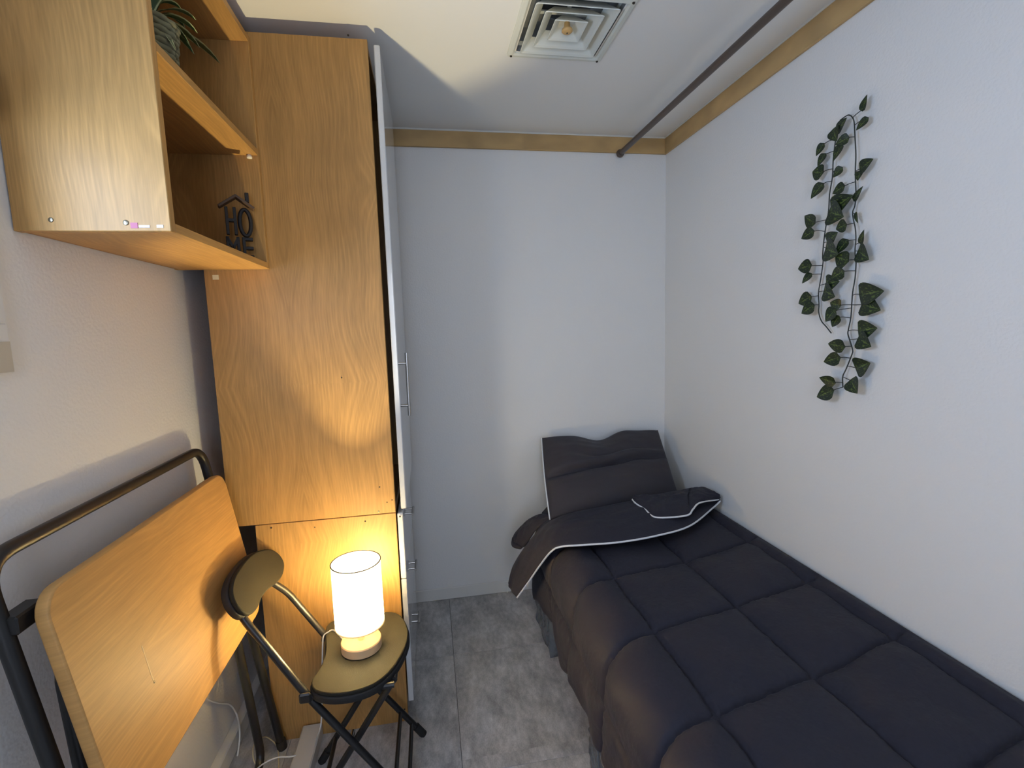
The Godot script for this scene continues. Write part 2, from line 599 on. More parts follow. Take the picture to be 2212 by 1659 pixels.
	s = begin(); span(s, Vector3(-0.06, 1.392, 1.472), Vector3(-0.052, 1.818, 2.008), 0.0); obj("pane", s, M.pane, win)
	s = begin()
	tube(s, [Vector3(-0.052, 1.40, 1.47), Vector3(-0.052, 1.82, 1.47)], 0.012, 4)
	obj("sash", s, M.frame, win)
	var tp := begin()
	span(tp, Vector3(0.0142, 1.308, 1.386), Vector3(0.0148, 1.36, 1.50), 0.0)
	obj("tape", tp, M.tape, win)
	# folded blind at the window head, only its end shows
	var bl := thing("pleated_blind", "grey pleated blind drawn up beside the wall shelf", "blind", Vector3(0.0, 1.735, 1.40))
	for k in 7:
		s = begin()
		cbox(s, Vector3(0.030, 0.006 * k + 0.004, 0.34), Vector3(0.034 - 0.003 * (k % 2), 0.0045, 0.68), 0.001, Basis(Vector3.RIGHT, 0.0))
		obj("pleat", s, M.blind, bl)
	s = begin(); cbox(s, Vector3(0.028, 0.062, 0.34), Vector3(0.026, 0.03, 0.68), 0.003); obj("head_rail", s, M.frame, bl)
	# door behind the camera
	var dr := Node3D.new()
	put(dr, "door_1", self)
	structure(dr, "plain room door in the wall facing the bed head", "door")
	s = begin(); span(s, Vector3(0.303, 0.003, ZN + 0.02), Vector3(1.047, 1.997, ZN + 0.06), 0.002); obj("leaf", s, M.door, dr)
	s = begin(); span(s, Vector3(0.41, 0.71, ZN + 0.014), Vector3(0.94, 1.89, ZN + 0.022), 0.0); obj("frosted_glass", s, M.pane, dr)
	s = begin(); tube(s, [Vector3(0.96, 1.0, ZN + 0.02), Vector3(0.96, 1.0, ZN - 0.03), Vector3(0.86, 1.0, ZN - 0.03)], 0.009, 8); obj("door_handle", s, M.steel, dr)

# ------------------------------------------------------------------ wardrobe and drawers
func bar_handle(a: Vector3, b: Vector3, out: Vector3, parent: Node, over := 0.025) -> void:
	var s := begin()
	var d := (b - a).normalized()
	tube(s, [a + out - d * over, b + out + d * over], 0.0055, 10)
	for p: Vector3 in [a, b]:
		tube(s, [p, p + out], 0.0042, 8)
	obj("handle", s, M.steel, parent)

func screw(parent: Node, p: Vector3, nrm: Vector3, r: float, mat: Material, called := "screw") -> void:
	var s := begin()
	var b := Basis(Quaternion(Vector3.UP, nrm))
	lathe(s, p, [[r, -0.001], [r, 0.0006], [r * 0.8, 0.0014], [0.0001, 0.0016]], 14, true, b)
	obj(called, s, mat, parent)

func build_wardrobe() -> void:
	var z0 := 0.20
	var z1 := 0.752
	var xf := 0.583
	var wd := thing("wardrobe", "tall beech-look wardrobe with a glossy white door on the drawer unit", "wardrobe")
	var s := begin(); span(s, Vector3(0.072, 0.759, z1 - 0.018), Vector3(xf, 2.224, z1), 0.0012); obj("side_panel", s, M.wood, wd)
	s = begin(); span(s, Vector3(0.072, 0.759, z0), Vector3(xf, 2.224, z0 + 0.018), 0.0012); obj("side_panel", s, M.wood, wd)
	s = begin(); span(s, Vector3(0.072, 2.206, z0 + 0.018), Vector3(xf - 0.002, 2.224, z1 - 0.018), 0.001, 2); obj("top_panel", s, M.wood, wd)
	s = begin(); span(s, Vector3(0.072, 0.759, z0 + 0.018), Vector3(xf - 0.002, 0.777, z1 - 0.018), 0.001, 2); obj("bottom_panel", s, M.wood, wd)
	s = begin(); span(s, Vector3(0.072, 0.777, z0 + 0.018), Vector3(0.078, 2.206, z1 - 0.018), 0.0); obj("back_panel", s, M.wood_edge, wd)
	s = begin(); span(s, Vector3(0.600, 0.766, z0), Vector3(0.618, 2.215, 0.744), 0.0025)
	var d := obj("door", s, M.white_gloss, wd)
	d.set_meta("label", "glossy white door")
	bar_handle(Vector3(0.618, 1.107, 0.69), Vector3(0.618, 1.250, 0.69), Vector3(0.025, 0, 0), d, 0.035)
	for y: float in [0.95, 1.5, 2.05]:
		s = begin(); span(s, Vector3(0.565, y, z0 + 0.02), Vector3(0.602, y + 0.05, z0 + 0.07), 0.004); obj("hinge", s, M.steel, wd)
	for q in [[752, 76, 0.0028], [820, 1107 - 55, 0.0022], [836, 1085, 0.002], [738, 816, 0.0022], [847, 1080, 0.002], [818, 1105, 0.003]]:
		screw(wd, on(q[0], q[1], 2, z1), Vector3.BACK, q[2], M.dark_screw if q[2] != 0.003 else M.screw)
	s = begin()
	var lp := on(466, 599, 2, z1)
	cbox(s, lp + Vector3(0, 0, 0.0006), Vector3(0.017, 0.014, 0.0006), 0.0)
	obj("sticker", s, M.sticker, wd)

	var ch := thing("drawer_unit", "beech-look drawer unit with white fronts under the wardrobe", "drawers")
	var bx := 0.146
	s = begin(); span(s, Vector3(bx, 0, z1 - 0.018), Vector3(xf, 0.757, z1), 0.0012, 1, Vector2(0.31, 0.43)); obj("side_panel", s, M.wood, ch)
	s = begin(); span(s, Vector3(bx, 0, z0), Vector3(xf, 0.757, z0 + 0.018), 0.0012); obj("side_panel", s, M.wood, ch)
	s = begin(); span(s, Vector3(bx, 0.739, z0 + 0.018), Vector3(xf - 0.002, 0.757, z1 - 0.018), 0.001, 2); obj("top_panel", s, M.wood, ch)
	s = begin(); span(s, Vector3(bx, 0.03, z0 + 0.018), Vector3(bx + 0.006, 0.739, z1 - 0.018), 0.0); obj("back_panel", s, M.wood_edge, ch)
	s = begin(); span(s, Vector3(bx + 0.006, 0.03, z0 + 0.018), Vector3(xf - 0.002, 0.048, z1 - 0.018), 0.001, 2); obj("bottom_panel", s, M.wood, ch)
	var ys := [0.066, 0.292, 0.520, 0.754]
	for k in 3:
		s = begin()
		span(s, Vector3(0.587, ys[k] + 0.0015, z0), Vector3(0.605, ys[k + 1] - 0.0015, 0.746), 0.002)
		var f := obj("drawer", s, M.white_gloss, ch)
		f.set_meta("label", "glossy white drawer front")
		var y: float = (ys[k] + ys[k + 1]) * 0.5
		bar_handle(Vector3(0.605, y, 0.40), Vector3(0.605, y, 0.45), Vector3(0.018, 0, 0), f, 0.015)
	for q in [[864, 1116, 0.003], [586, 1140, 0.003], [680, 1139, 0.002], [789, 1126, 0.0025], [842, 1511, 0.003], [874, 1532, 0.0025]]:
		screw(ch, on(q[0], q[1], 2, z1), Vector3.BACK, q[2], M.dark_screw)

# ------------------------------------------------------------------ wall shelf
func build_shelf() -> void:
	var sh := thing("wall_shelf", "open beech-look shelf unit fixed to the wall above the folded table", "shelf")
	var za := 0.754
	var zb := 1.327
	var xf := 0.257
	var s := begin(); span(s, Vector3(0.002, 1.555, zb - 0.018), Vector3(xf, 2.206, zb), 0.0012, 1, Vector2(0.5, 0.1)); obj("side_panel", s, M.wood, sh)
	s = begin(); span(s, Vector3(0.002, 1.555, za), Vector3(xf, 2.206, za + 0.018), 0.0012); obj("side_panel", s, M.wood, sh)
	for y: float in [1.555, 1.877, 2.186]:
		s = begin(); span(s, Vector3(0.014, y, za + 0.018), Vector3(xf, y + 0.018, zb - 0.018), 0.0012, 2); obj("shelf_board", s, M.wood, sh)
	s = begin(); span(s, Vector3(0.002, 1.557, za + 0.018), Vector3(0.0135, 2.203, zb - 0.018), 0.0, 1); obj("back_panel", s, M.wood_edge, sh)
	screw(sh, on(110, 475, 2, zb), Vector3.BACK, 0.0045, M.screw)
	screw(sh, on(272, 481, 2, zb), Vector3.BACK, 0.005, M.screw)
	s = begin(); cbox(s, on(290, 487, 2, zb) + Vector3(0, 0, 0.0005), Vector3(0.012, 0.010, 0.0006), 0.0); obj("sticker", s, M.red_sticker, sh)
	s = begin(); cbox(s, on(312, 489, 2, zb) + Vector3(0, 0.0, 0.0005), Vector3(0.018, 0.004, 0.0007), 0.0); obj("chipped_edge", s, M.chip, sh)
	s = begin(); cbox(s, on(346, 489, 2, zb) + Vector3(0, 0.0, 0.0005), Vector3(0.011, 0.005, 0.0007), 0.0); obj("chipped_edge", s, M.chip, sh)
	s = begin(); lathe(s, Vector3(0.235, 1.866, 0.778), [[0.0001, 0], [0.007, 0.001], [0.0075, 0.006], [0.005, 0.011]], 14, true); obj("shelf_peg", s, M.peg, sh)

# ------------------------------------------------------------------ bed
var wrinkle := noise(301, 14.0, 2)
var gather := noise(302, 60.0, 2)
var slowfold := noise(303, 3.2, 2)

func duvet_point(u: float, z: float) -> Array:
	# u is the distance along the cloth from the wall edge; returns position and outward normal
	var x_top := 1.235
	var flat_len := 1.912 - x_top
	var r := 0.10
	var yt := 0.522
	if u < flat_len:
		var t := u / flat_len
		var y := yt + 0.022 * pow(1.0 - t, 4.0) - 0.006 * sin(t * PI)
		return [Vector3(1.912 - u, y, z), Vector3.UP]
	u -= flat_len
	var arc := r * PI * 0.5
	if u < arc:
		var a := u / r
		return [Vector3(x_top - r * sin(a), yt - r + r * cos(a), z), Vector3(-sin(a), cos(a), 0)]
	u -= arc
	return [Vector3(x_top - r - 0.03 * u, yt - r - u, z), Vector3.LEFT]

func quilt(u: float, x: float, z: float) -> float:
	# long seams every 0.285 m, cross seams slightly askew
	var p := (u - 0.052) / 0.285
	var q := (z + 0.20 * (x - 1.29) - 0.03) / 0.29
	var du := absf(p - roundf(p)) * 0.285
	var dz := absf(q - roundf(q)) * 0.29
	var d := minf(du, dz)
	var puff := 0.020 * (1.0 - exp(-du / 0.035)) * (1.0 - exp(-dz / 0.035)) - 0.013 * exp(-pow(d / 0.005, 2.0))
	puff += 0.0042 * gather.get_noise_2d((z if du < dz else u) * 1.0, u * 0.25 + z * 0.25) * exp(-d / 0.022)
	puff += 0.004 * wrinkle.get_noise_2d(u * 0.7, z * 0.45) * (0.4 + 0.6 * exp(-d / 0.05))
	puff += 0.009 * slowfold.get_noise_2d(u, z)
	return puff

func build_bed() -> void:
	var fr := thing("bed_frame", "low dark bed frame mostly hidden under the black duvet", "bed")
	for x: float in [1.25, 1.86]:
		for z: float in [0.08, 1.90]:
			var l := begin(); span(l, Vector3(x, 0, z), Vector3(x + 0.04, 0.22, z + 0.04), 0.003); obj("leg", l, M.bed_wood, fr)
	var s := begin(); span(s, Vector3(1.245, 0.22, 0.04), Vector3(1.915, 0.30, 1.97), 0.004); obj("base", s, M.bed_wood, fr)
	s = begin(); span(s, Vector3(1.235, 0.301, 0.03), Vector3(1.915, 0.475, 1.98), 0.04)
	var mt := obj("mattress", s, M.mattress, self)
	tag(mt, "mattress on the low frame under the black duvet", "mattress")

	var dv := thing("duvet", "black quilted duvet with white piped turned-down edge on the bed", "duvet")
	var z0 := 0.36
	var z1 := 2.0
	var um := 0.677 + 0.157 + 0.205
	var nu := 150
	var nz := 230
	var A := []
	var B := []
	for i in nu + 1:
		var ra := []
		var rb := []
		for j in nz + 1:
			var z := lerpf(z0, z1, float(j) / nz)
			var hem := um + 0.02 * slowfold.get_noise_1d(z * 2.0)
			var u := hem * i / nu
			var pn := duvet_point(u, z)
			var p: Vector3 = pn[0]
			var n: Vector3 = pn[1]
			var h := quilt(u, p.x, z)
			var edge := smoothstep(0.0, 0.03, u)
			if u > 0.85:
				h += 0.012 * sin(z * 17.0 + 2.0 * sin(z * 5.0)) * (u - 0.85) / 0.2
			ra.append(p + n * h * edge)
			rb.append(p - n * 0.012)
		A.append(ra)
		B.append(rb)
	s = begin()
	closed_sheet(s, A, B, true)
	obj("quilt", s, M.duvet, dv)
	# stitched seams, sunk in their grooves
	for k in [1, 2]:
		var pts := []
		for j in range(0, nz + 1, 3):
			var z := lerpf(z0, z1, float(j) / nz)
			var u: float = 0.052 + 0.285 * k
			var pn := duvet_point(u, z)
			pts.append(pn[0] + pn[1] * (quilt(u, pn[0].x, z) + 0.0005))
		s = begin(); tube(s, pts, 0.0016, 6); obj("seam", s, M.duvet, dv)

	# turned-down edge: from the wall across the bed and hanging over the side
	var front := [on(1556, 1082, 0, 1.908), on(1540, 1097, 1, 0.578), on(1490, 1136, 1, 0.575), on(1420, 1157, 1, 0.575), on(1340, 1171, 1, 0.575), on(1265, 1177, 1, 0.57), on(1212, 1181, 1, 0.56), on(1190, 1192, 1, 0.53), on(1166, 1222, 1, 0.45), on(1141, 1258, 1, 0.36), on(1117, 1291, 1, 0.28)]
	var back := [on(1545, 1062, 0, 1.905), on(1528, 1056, 1, 0.60), on(1470, 1064, 1, 0.60), on(1400, 1074, 1, 0.60), on(1310, 1092, 1, 0.60), on(1240, 1106, 1, 0.585), on(1196, 1122, 1, 0.555), on(1165, 1145, 1, 0.51), on(1136, 1178, 1, 0.44), on(1108, 1222, 1, 0.36), on(1098, 1258, 1, 0.30)]
	patch("turned_edge", front, back, 0.024, 0.018, dv)
	pipe_line(front, dv)
	# the loose corner folded on top, against the wall
	var f2 := [on(1366, 1079, 1, 0.615), on(1374, 1088, 1, 0.615), on(1394, 1101, 1, 0.61), on(1411, 1116, 1, 0.605), on(1440, 1118, 1, 0.605), on(1485, 1113, 1, 0.61), on(1497, 1100, 1, 0.62), on(1512, 1086, 1, 0.625), on(1552, 1079, 0, 1.90)]
	var b2 := [on(1370, 1076, 1, 0.615), on(1392, 1074, 1, 0.615), on(1420, 1070, 1, 0.61), on(1448, 1064, 1, 0.61), on(1472, 1060, 1, 0.61), on(1490, 1055, 1, 0.61), on(1508, 1053, 1, 0.61), on(1526, 1055, 0, 1.88), on(1548, 1066, 0, 1.895)]
	patch("folded_corner", f2, b2, 0.03, 0.010, dv)
	pipe_line(f2, dv)
	# under layer that bulges out beside the pillow
	var f3 := [on(1190, 1122, 1, 0.535), on(1160, 1140, 1, 0.50), on(1135, 1176, 1, 0.42), on(1126, 1186, 1, 0.38)]
	var b3 := [on(1184, 1108, 1, 0.53), on(1150, 1118, 1, 0.49), on(1115, 1148, 1, 0.42), on(1106, 1170, 1, 0.38)]
	patch("under_layer", f3, b3, 0.02, 0.02, dv)

	# pillow leaning on the wall
	var pw := thing("pillow", "black pillow with white piped side leaning on the wall", "pillow")
	var tl := on(1170, 946, 2, 0.055)
	var tr := on(1421, 929, 2, 0.055)
	var bl := on(1188, 1122, 1, 0.545)
	var br := on(1468, 1078, 1, 0.545)
	var nrm := (bl - tl).cross(tr - tl).normalized()
	if nrm.z < 0:
		nrm = -nrm
	var PA := []
	var PB := []
	var n1 := 56
	var n2 := 48
	for i in n1 + 1:
		var ra := []
		var rb := []
		var u := float(i) / n1
		for j in n2 + 1:
			var v := float(j) / n2
			var p := tl.lerp(tr, u).lerp(bl.lerp(br, u), v)
			var dip := 0.062 * exp(-pow((u - 0.47) / 0.16, 2.0)) + 0.012 * sin(u * 9.0)
			p.y -= dip * pow(1.0 - v, 2.0) * sin(PI * u)
			p.x -= 0.022 * sin(PI * v) * (1.0 - u) * 0.2
			var rim := pow(sin(PI * clampf(u, 0.0, 1.0)), 0.45) * pow(sin(PI * clampf(v * 0.92 + 0.04, 0.0, 1.0)), 0.5)
			if j == 0:
				rim = 0.0
			var line := 0.56 - 0.12 * u
			var crease := 0.050 * exp(-pow((v - line) / 0.04, 2.0)) + 0.024 * exp(-pow((v - 0.36 + 0.05 * u) / 0.05, 2.0)) * smoothstep(0.1, 0.5, u)
			var w := 0.006 * wrinkle.get_noise_2d(u * 0.25, v * 0.5) + 0.006 * slowfold.get_noise_2d(u * 0.5, v * 1.2)
			var h := 0.080 * rim - crease * rim + w * rim
			ra.append(p + nrm * h)
			var bp := p - nrm * (0.045 * rim + 0.001)
			bp.z = maxf(bp.z, 0.012)
			rb.append(bp)
		PA.append(ra)
		PB.append(rb)
	s = begin()
	closed_sheet(s, PA, PB, true)
	obj("pillowcase", s, M.pillow, pw)
	var pp := []
	for j in n2 + 1:
		pp.append(PA[0][j] + Vector3(-0.001, 0, 0.002))
	s = begin(); tube(s, pp, 0.0032, 8); obj("piping", s, M.piping, pw)

func clear_of_wall(p: Vector3) -> Vector3:
	return Vector3(minf(p.x, 1.915), p.y, p.z)

func pipe_line(pts: Array, parent: Node) -> void:
	var s := begin()
	tube(s, curve(pts, 8).map(clear_of_wall), 0.0036, 8)
	var o := obj("piping", s, M.piping, parent)
	o.set_meta("label", "white piping")

func patch(called: String, front: Array, back: Array, bulge: float, thick: float, parent: Node) -> void:
	var f := curve(front, 8)
	var b := curve(back, 8)
	var n := 22
	var A := []
	var B := []
	for i in f.size():
		var ra := []
		var rb := []
		var e := float(i) / (f.size() - 1)
		var ends := pow(sin(PI * clampf(e * 0.94 + 0.03, 0.0, 1.0)), 0.4)
		for j in n + 1:
			var v := float(j) / n
			var p: Vector3 = (b[i] as Vector3).lerp(f[i], v)
			var across: Vector3 = (f[i] - b[i])
			var along: Vector3 = f[mini(i + 1, f.size() - 1)] - f[maxi(i - 1, 0)]
			var nr := across.cross(along).normalized()
			if nr.y < 0:
				nr = -nr
			var h := bulge * ends * pow(sin(PI * v), 0.7) + 0.005 * wrinkle.get_noise_2d(e * 0.6, v * 0.3) * sin(PI * v) + 0.006 * slowfold.get_noise_2d(e * 2.0, v) * sin(PI * v)
			ra.append(clear_of_wall(p + nr * h))
			rb.append(clear_of_wall(p - nr * thick * (0.25 + 0.75 * sin(PI * v))))
		A.append(ra)
		B.append(rb)
	var s := begin()
	closed_sheet(s, A, B, false)
	obj(called, s, M.duvet, parent)

func build_bags() -> void:
	var nz := noise(401, 9.0, 3)
	for q in [["plastic_storage_bag", "clear plastic storage bag under the bed near the pillow end", Vector3(1.148, 0.0, 0.26), Vector3(0.30, 0.20, 0.285)], ["plastic_storage_bag", "clear plastic storage bag under the side of the quilted duvet", Vector3(1.146, 0.0, 1.03), Vector3(0.30, 0.19, 0.30)]]:
		var t := thing(q[0], q[1], "storage bag", q[2], "plastic bags stored under the bed")
		var sz: Vector3 = q[3]
		var s := begin()
		var n := 12
		for ax in 3:
			var u := (ax + 1) % 3
			var v := (ax + 2) % 3
			for sg: float in [0.0, 1.0]:
				var P := []
				for i in n + 1:
					var row := []
					for j in n + 1:
						var p := Vector3.ZERO
						p[ax] = sg
						p[u] = float(i) / n
						p[v] = float(j) / n
						var w := p * sz
						var c := (p - Vector3(0.5, 0.5, 0.5))
						var d := nz.get_noise_3dv(w * 1.0 + q[2]) * 0.016
						w -= c * 2.0 * absf(d) * Vector3(1, 0.5 if p.y > 0.01 else 0.0, 1)
						row.append(w)
					P.append(row)
				grid(s, P, sg < 0.5, 0)
		obj("bag_body", s, M.bag, t)
		for k in 3:
			s = begin()
			var z: float = sz.z * (0.35 + 0.28 * k)
			tube(s, curve([Vector3(-0.001, 0.02 + 0.03 * k, z - 0.03), Vector3(-0.002, 0.07 + 0.02 * k, z), Vector3(0.0, 0.15, z - 0.015)], 4), 0.0022, 5)
			obj("fold", s, M.bag_fold, t)

# ------------------------------------------------------------------ folding table
func build_table() -> void:
	var t := thing("folding_table", "folded table with a beech-look top and black tube legs leaning on the wall", "table")
	var top := Vector3(0.10, 0.962, 1.172)
	var bot := Vector3(0.172, 0.525, 1.172)
	var up := (top - bot).normalized()
	var bx := Vector3(0, 0, -1)
	var bz := bx.cross(up)
	var xf := Transform3D(Basis(bx, up, bz), (top + bot) * 0.5 - bz * 0.011)
	var s := begin()
	slab(s, round_rect(0.688, (top - bot).length(), 0.045), xf, 0.022, 0.004)
	var board := obj("tabletop", s, M.table_wood, t)
	var sc := begin()
	var at_board := func(px: float, py: float) -> Vector3:
		var d: Vector3 = cam_basis * Vector3((px - 1106.0) / F, -(py - 829.5) / F, -1.0)
		return cam_pos + d * ((bot - cam_pos).dot(bz) / d.dot(bz)) + bz * 0.0002
	var sa: Vector3 = at_board.call(306, 1395)
	var sb: Vector3 = at_board.call(331, 1470)
	var sd := (sb - sa).normalized()
	cbox(sc, (sa + sb) * 0.5, Vector3((sb - sa).length(), 0.0004, 0.0026), 0.0, Basis(sd, bz, sd.cross(bz)))
	obj("scratch", sc, M.scratch, board)
	sc = begin()
	lathe(sc, at_board.call(333, 1473), [[0.003, 0], [0.0001, 0.0006]], 8, true, Basis(Quaternion(Vector3.UP, bz)))
	obj("nail_hole", sc, M.dark_screw, board)
	var zn := 1.535
	var zf := 0.812
	var lx := func(y: float) -> float: return 0.040 + (1.03 - y) * 0.132
	s = begin()
	tube(s, rounded([Vector3(lx.call(0.0), 0.0, zf - 0.03), Vector3(0.040, 1.03, zf), Vector3(0.040, 1.03, zn), Vector3(lx.call(0.0), 0.0, zn - 0.03)], 0.06, 8), 0.0125, 12)
	obj("leg_frame", s, M.black_metal, t)
	s = begin()
	tube(s, rounded([Vector3(0.13, 0.014, 1.18), Vector3(0.13, 0.014, zf + 0.02), Vector3(0.072, 0.82, zf + 0.055), Vector3(0.072, 0.82, zn - 0.075), Vector3(0.13, 0.014, zn - 0.05), Vector3(0.13, 0.014, 1.181)], 0.05, 8), 0.0125, 12)
	obj("leg_frame", s, M.black_metal, t)
	for z: float in [zn - 0.03, zf + 0.03]:
		s = begin(); cbox(s, Vector3(0.062, 0.925, z), Vector3(0.03, 0.03, 0.06), 0.003); obj("bracket", s, M.black_metal, t)
	s = begin(); tube(s, [Vector3(0.075, 0.70, zf + 0.05), Vector3(0.075, 0.70, zn - 0.07)], 0.008, 8); obj("cross_bar", s, M.black_metal, t)
	for z: float in [zf - 0.03, zn - 0.03]:
		s = begin(); tube(s, [Vector3(lx.call(0.0) , 0.0, z), Vector3(lx.call(0.03), 0.03, z + 0.001)], 0.0155, 12); obj("foot_cap", s, M.black_rubber, t)

# ------------------------------------------------------------------ folding chair
func build_chair() -> void:
	var c := thing("folding_chair", "small black folding chair with padded kidney-shaped seat holding the lamp", "chair")
	var sy := 0.425
	var outline := []
	for q in [[672, 1472], [681, 1491], [712, 1498], [760, 1494], [810, 1476], [850, 1441], [876, 1396], [882, 1362], [870, 1334], [846, 1321], [800, 1318], [748, 1326], [712, 1345], [703, 1362], [703, 1388], [702, 1412], [690, 1444]]:
		var p := on(q[0], q[1], 1, sy)
		p.z = maxf(p.z, 0.768)
		outline.append(Vector2(p.x, -p.z))
	# local plane: x right, y = -z, normal = up
	var poly := smooth_poly(outline, 4)
	var xf := Transform3D(Basis(Vector3(1, 0, 0), Vector3(0, 0, -1), Vector3(0, 1, 0)), Vector3(0, sy - 0.006, 0))
	var s := begin()
	slab(s, ccw(poly), xf, 0.012, 0.004)
	var seat := obj("seat", s, M.vinyl, c)
	s = begin()
	slab(s, grow(ccw(poly), 0.003), Transform3D(xf.basis, Vector3(0, sy - 0.0205, 0)), 0.021, 0.004)
	obj("seat_rim", s, M.black_rubber, seat)
	# backrest pad, tilted
	var pl_n := Vector3(1.0, 0.4, 0.0).normalized()
	var bx := Vector3(0, 0, -1)
	var by := pl_n.cross(bx)
	var org := Vector3(0.24, 0.6, 0.94)
	var pad := []
	for q in [[520, 1225], [540, 1201], [560, 1189], [585, 1186], [605, 1194], [615, 1215], [612, 1240], [600, 1258], [580, 1273], [566, 1292], [558, 1312], [545, 1326], [528, 1324], [510, 1303], [502, 1275], [507, 1248]]:
		var d: Vector3 = cam_basis * Vector3((q[0] - 1106.0) / F, -(q[1] - 829.5) / F, -1.0)
		var p: Vector3 = cam_pos + d * ((org - cam_pos).dot(pl_n) / d.dot(pl_n))
		p.z = maxf(p.z, 0.766)
		pad.append(Vector2((p - org).dot(bx), (p - org).dot(by)))
	var bxf := Transform3D(Basis(bx, by, pl_n), org - pl_n * 0.006)
	s = begin()
	slab(s, ccw(smooth_poly(pad, 4)), bxf, 0.012, 0.004)
	var back := obj("backrest", s, M.vinyl, c)
	s = begin()
	slab(s, grow(ccw(smooth_poly(pad, 4)), 0.002), Transform3D(bxf.basis, org - pl_n * 0.0215), 0.019, 0.004)
	obj("backrest_shell", s, M.black_rubber, back)
	# tubes
	var zn := 1.085
	var zf := 0.835
	for z: float in [zn, zf]:
		s = begin()
		var zb := z
		tube(s, rounded([Vector3(0.180, 0.672, zb - 0.04 * signf(z - 0.96)), Vector3(0.212, 0.618, zb - 0.022 * signf(z - 0.96)), Vector3(0.252, 0.572, zb - 0.006 * signf(z - 0.96)), Vector3(0.352, 0.405, z), Vector3(0.628, 0.012, z + 0.012 * signf(z - 0.96))], 0.05, 5), 0.0098, 12)
		obj("leg", s, M.black_metal, c)
		s = begin(); tube(s, [Vector3(0.612, 0.035, z + 0.012 * signf(z - 0.96)), Vector3(0.637, 0.0, z + 0.012 * signf(z - 0.96))], 0.0125, 12); obj("foot_cap", s, M.black_rubber, c)
		var zi := z - 0.028 * signf(z - 0.96)
		s = begin()
		tube(s, [Vector3(0.578, 0.395, zi), Vector3(0.322, 0.012, zi)], 0.0098, 12)
		obj("leg", s, M.black_metal, c)
		s = begin(); tube(s, [Vector3(0.338, 0.035, zi), Vector3(0.316, 0.0, zi)], 0.0125, 12); obj("foot_cap", s, M.black_rubber, c)
		s = begin(); tube(s, [Vector3(0.340, 0.398, z), Vector3(0.580, 0.398, z)], 0.0085, 10); obj("seat_rail", s, M.black_metal, c)
		s = begin(); cbox(s, Vector3(0.352, 0.405, z + 0.012 * signf(z - 0.96)), Vector3(0.03, 0.028, 0.012), 0.004); obj("hinge_plate", s, M.black_metal, c)
		s = begin(); tube(s, [Vector3(0.458, 0.255, z), Vector3(0.458, 0.255, zi)], 0.006, 8); obj("pivot_bolt", s, M.steel, c)
	for q in [Vector2(0.566, 0.10), Vector2(0.600, 0.052)]:
		s = begin(); tube(s, [Vector3(q.x, q.y, zf), Vector3(q.x, q.y, zn)], 0.0065, 10); obj("rung", s, M.black_metal, c)
	s = begin(); tube(s, [Vector3(0.366, 0.08, zf + 0.028), Vector3(0.366, 0.08, zn - 0.028)], 0.0065, 10); obj("rung", s, M.black_metal, c)
	s = begin(); tube(s, [Vector3(0.578, 0.395, zf + 0.02), Vector3(0.578, 0.395, zn - 0.02)], 0.0085, 10); obj("seat_rail", s, M.black_metal, c)

func ccw(p: Array) -> Array:
	var a := 0.0
	for i in p.size():
		a += (p[i] as Vector2).cross(p[(i + 1) % p.size()])
	var q := p.duplicate()
	if a < 0:
		q.reverse()
	return q

func grow(p: Array, d: float) -> Array:
	var out := []
	var n := p.size()
	for i in n:
		var a: Vector2 = (p[(i + 1) % n] - p[(i + n - 1) % n]).normalized()
		out.append(p[i] + Vector2(a.y, -a.x) * d)
	return out

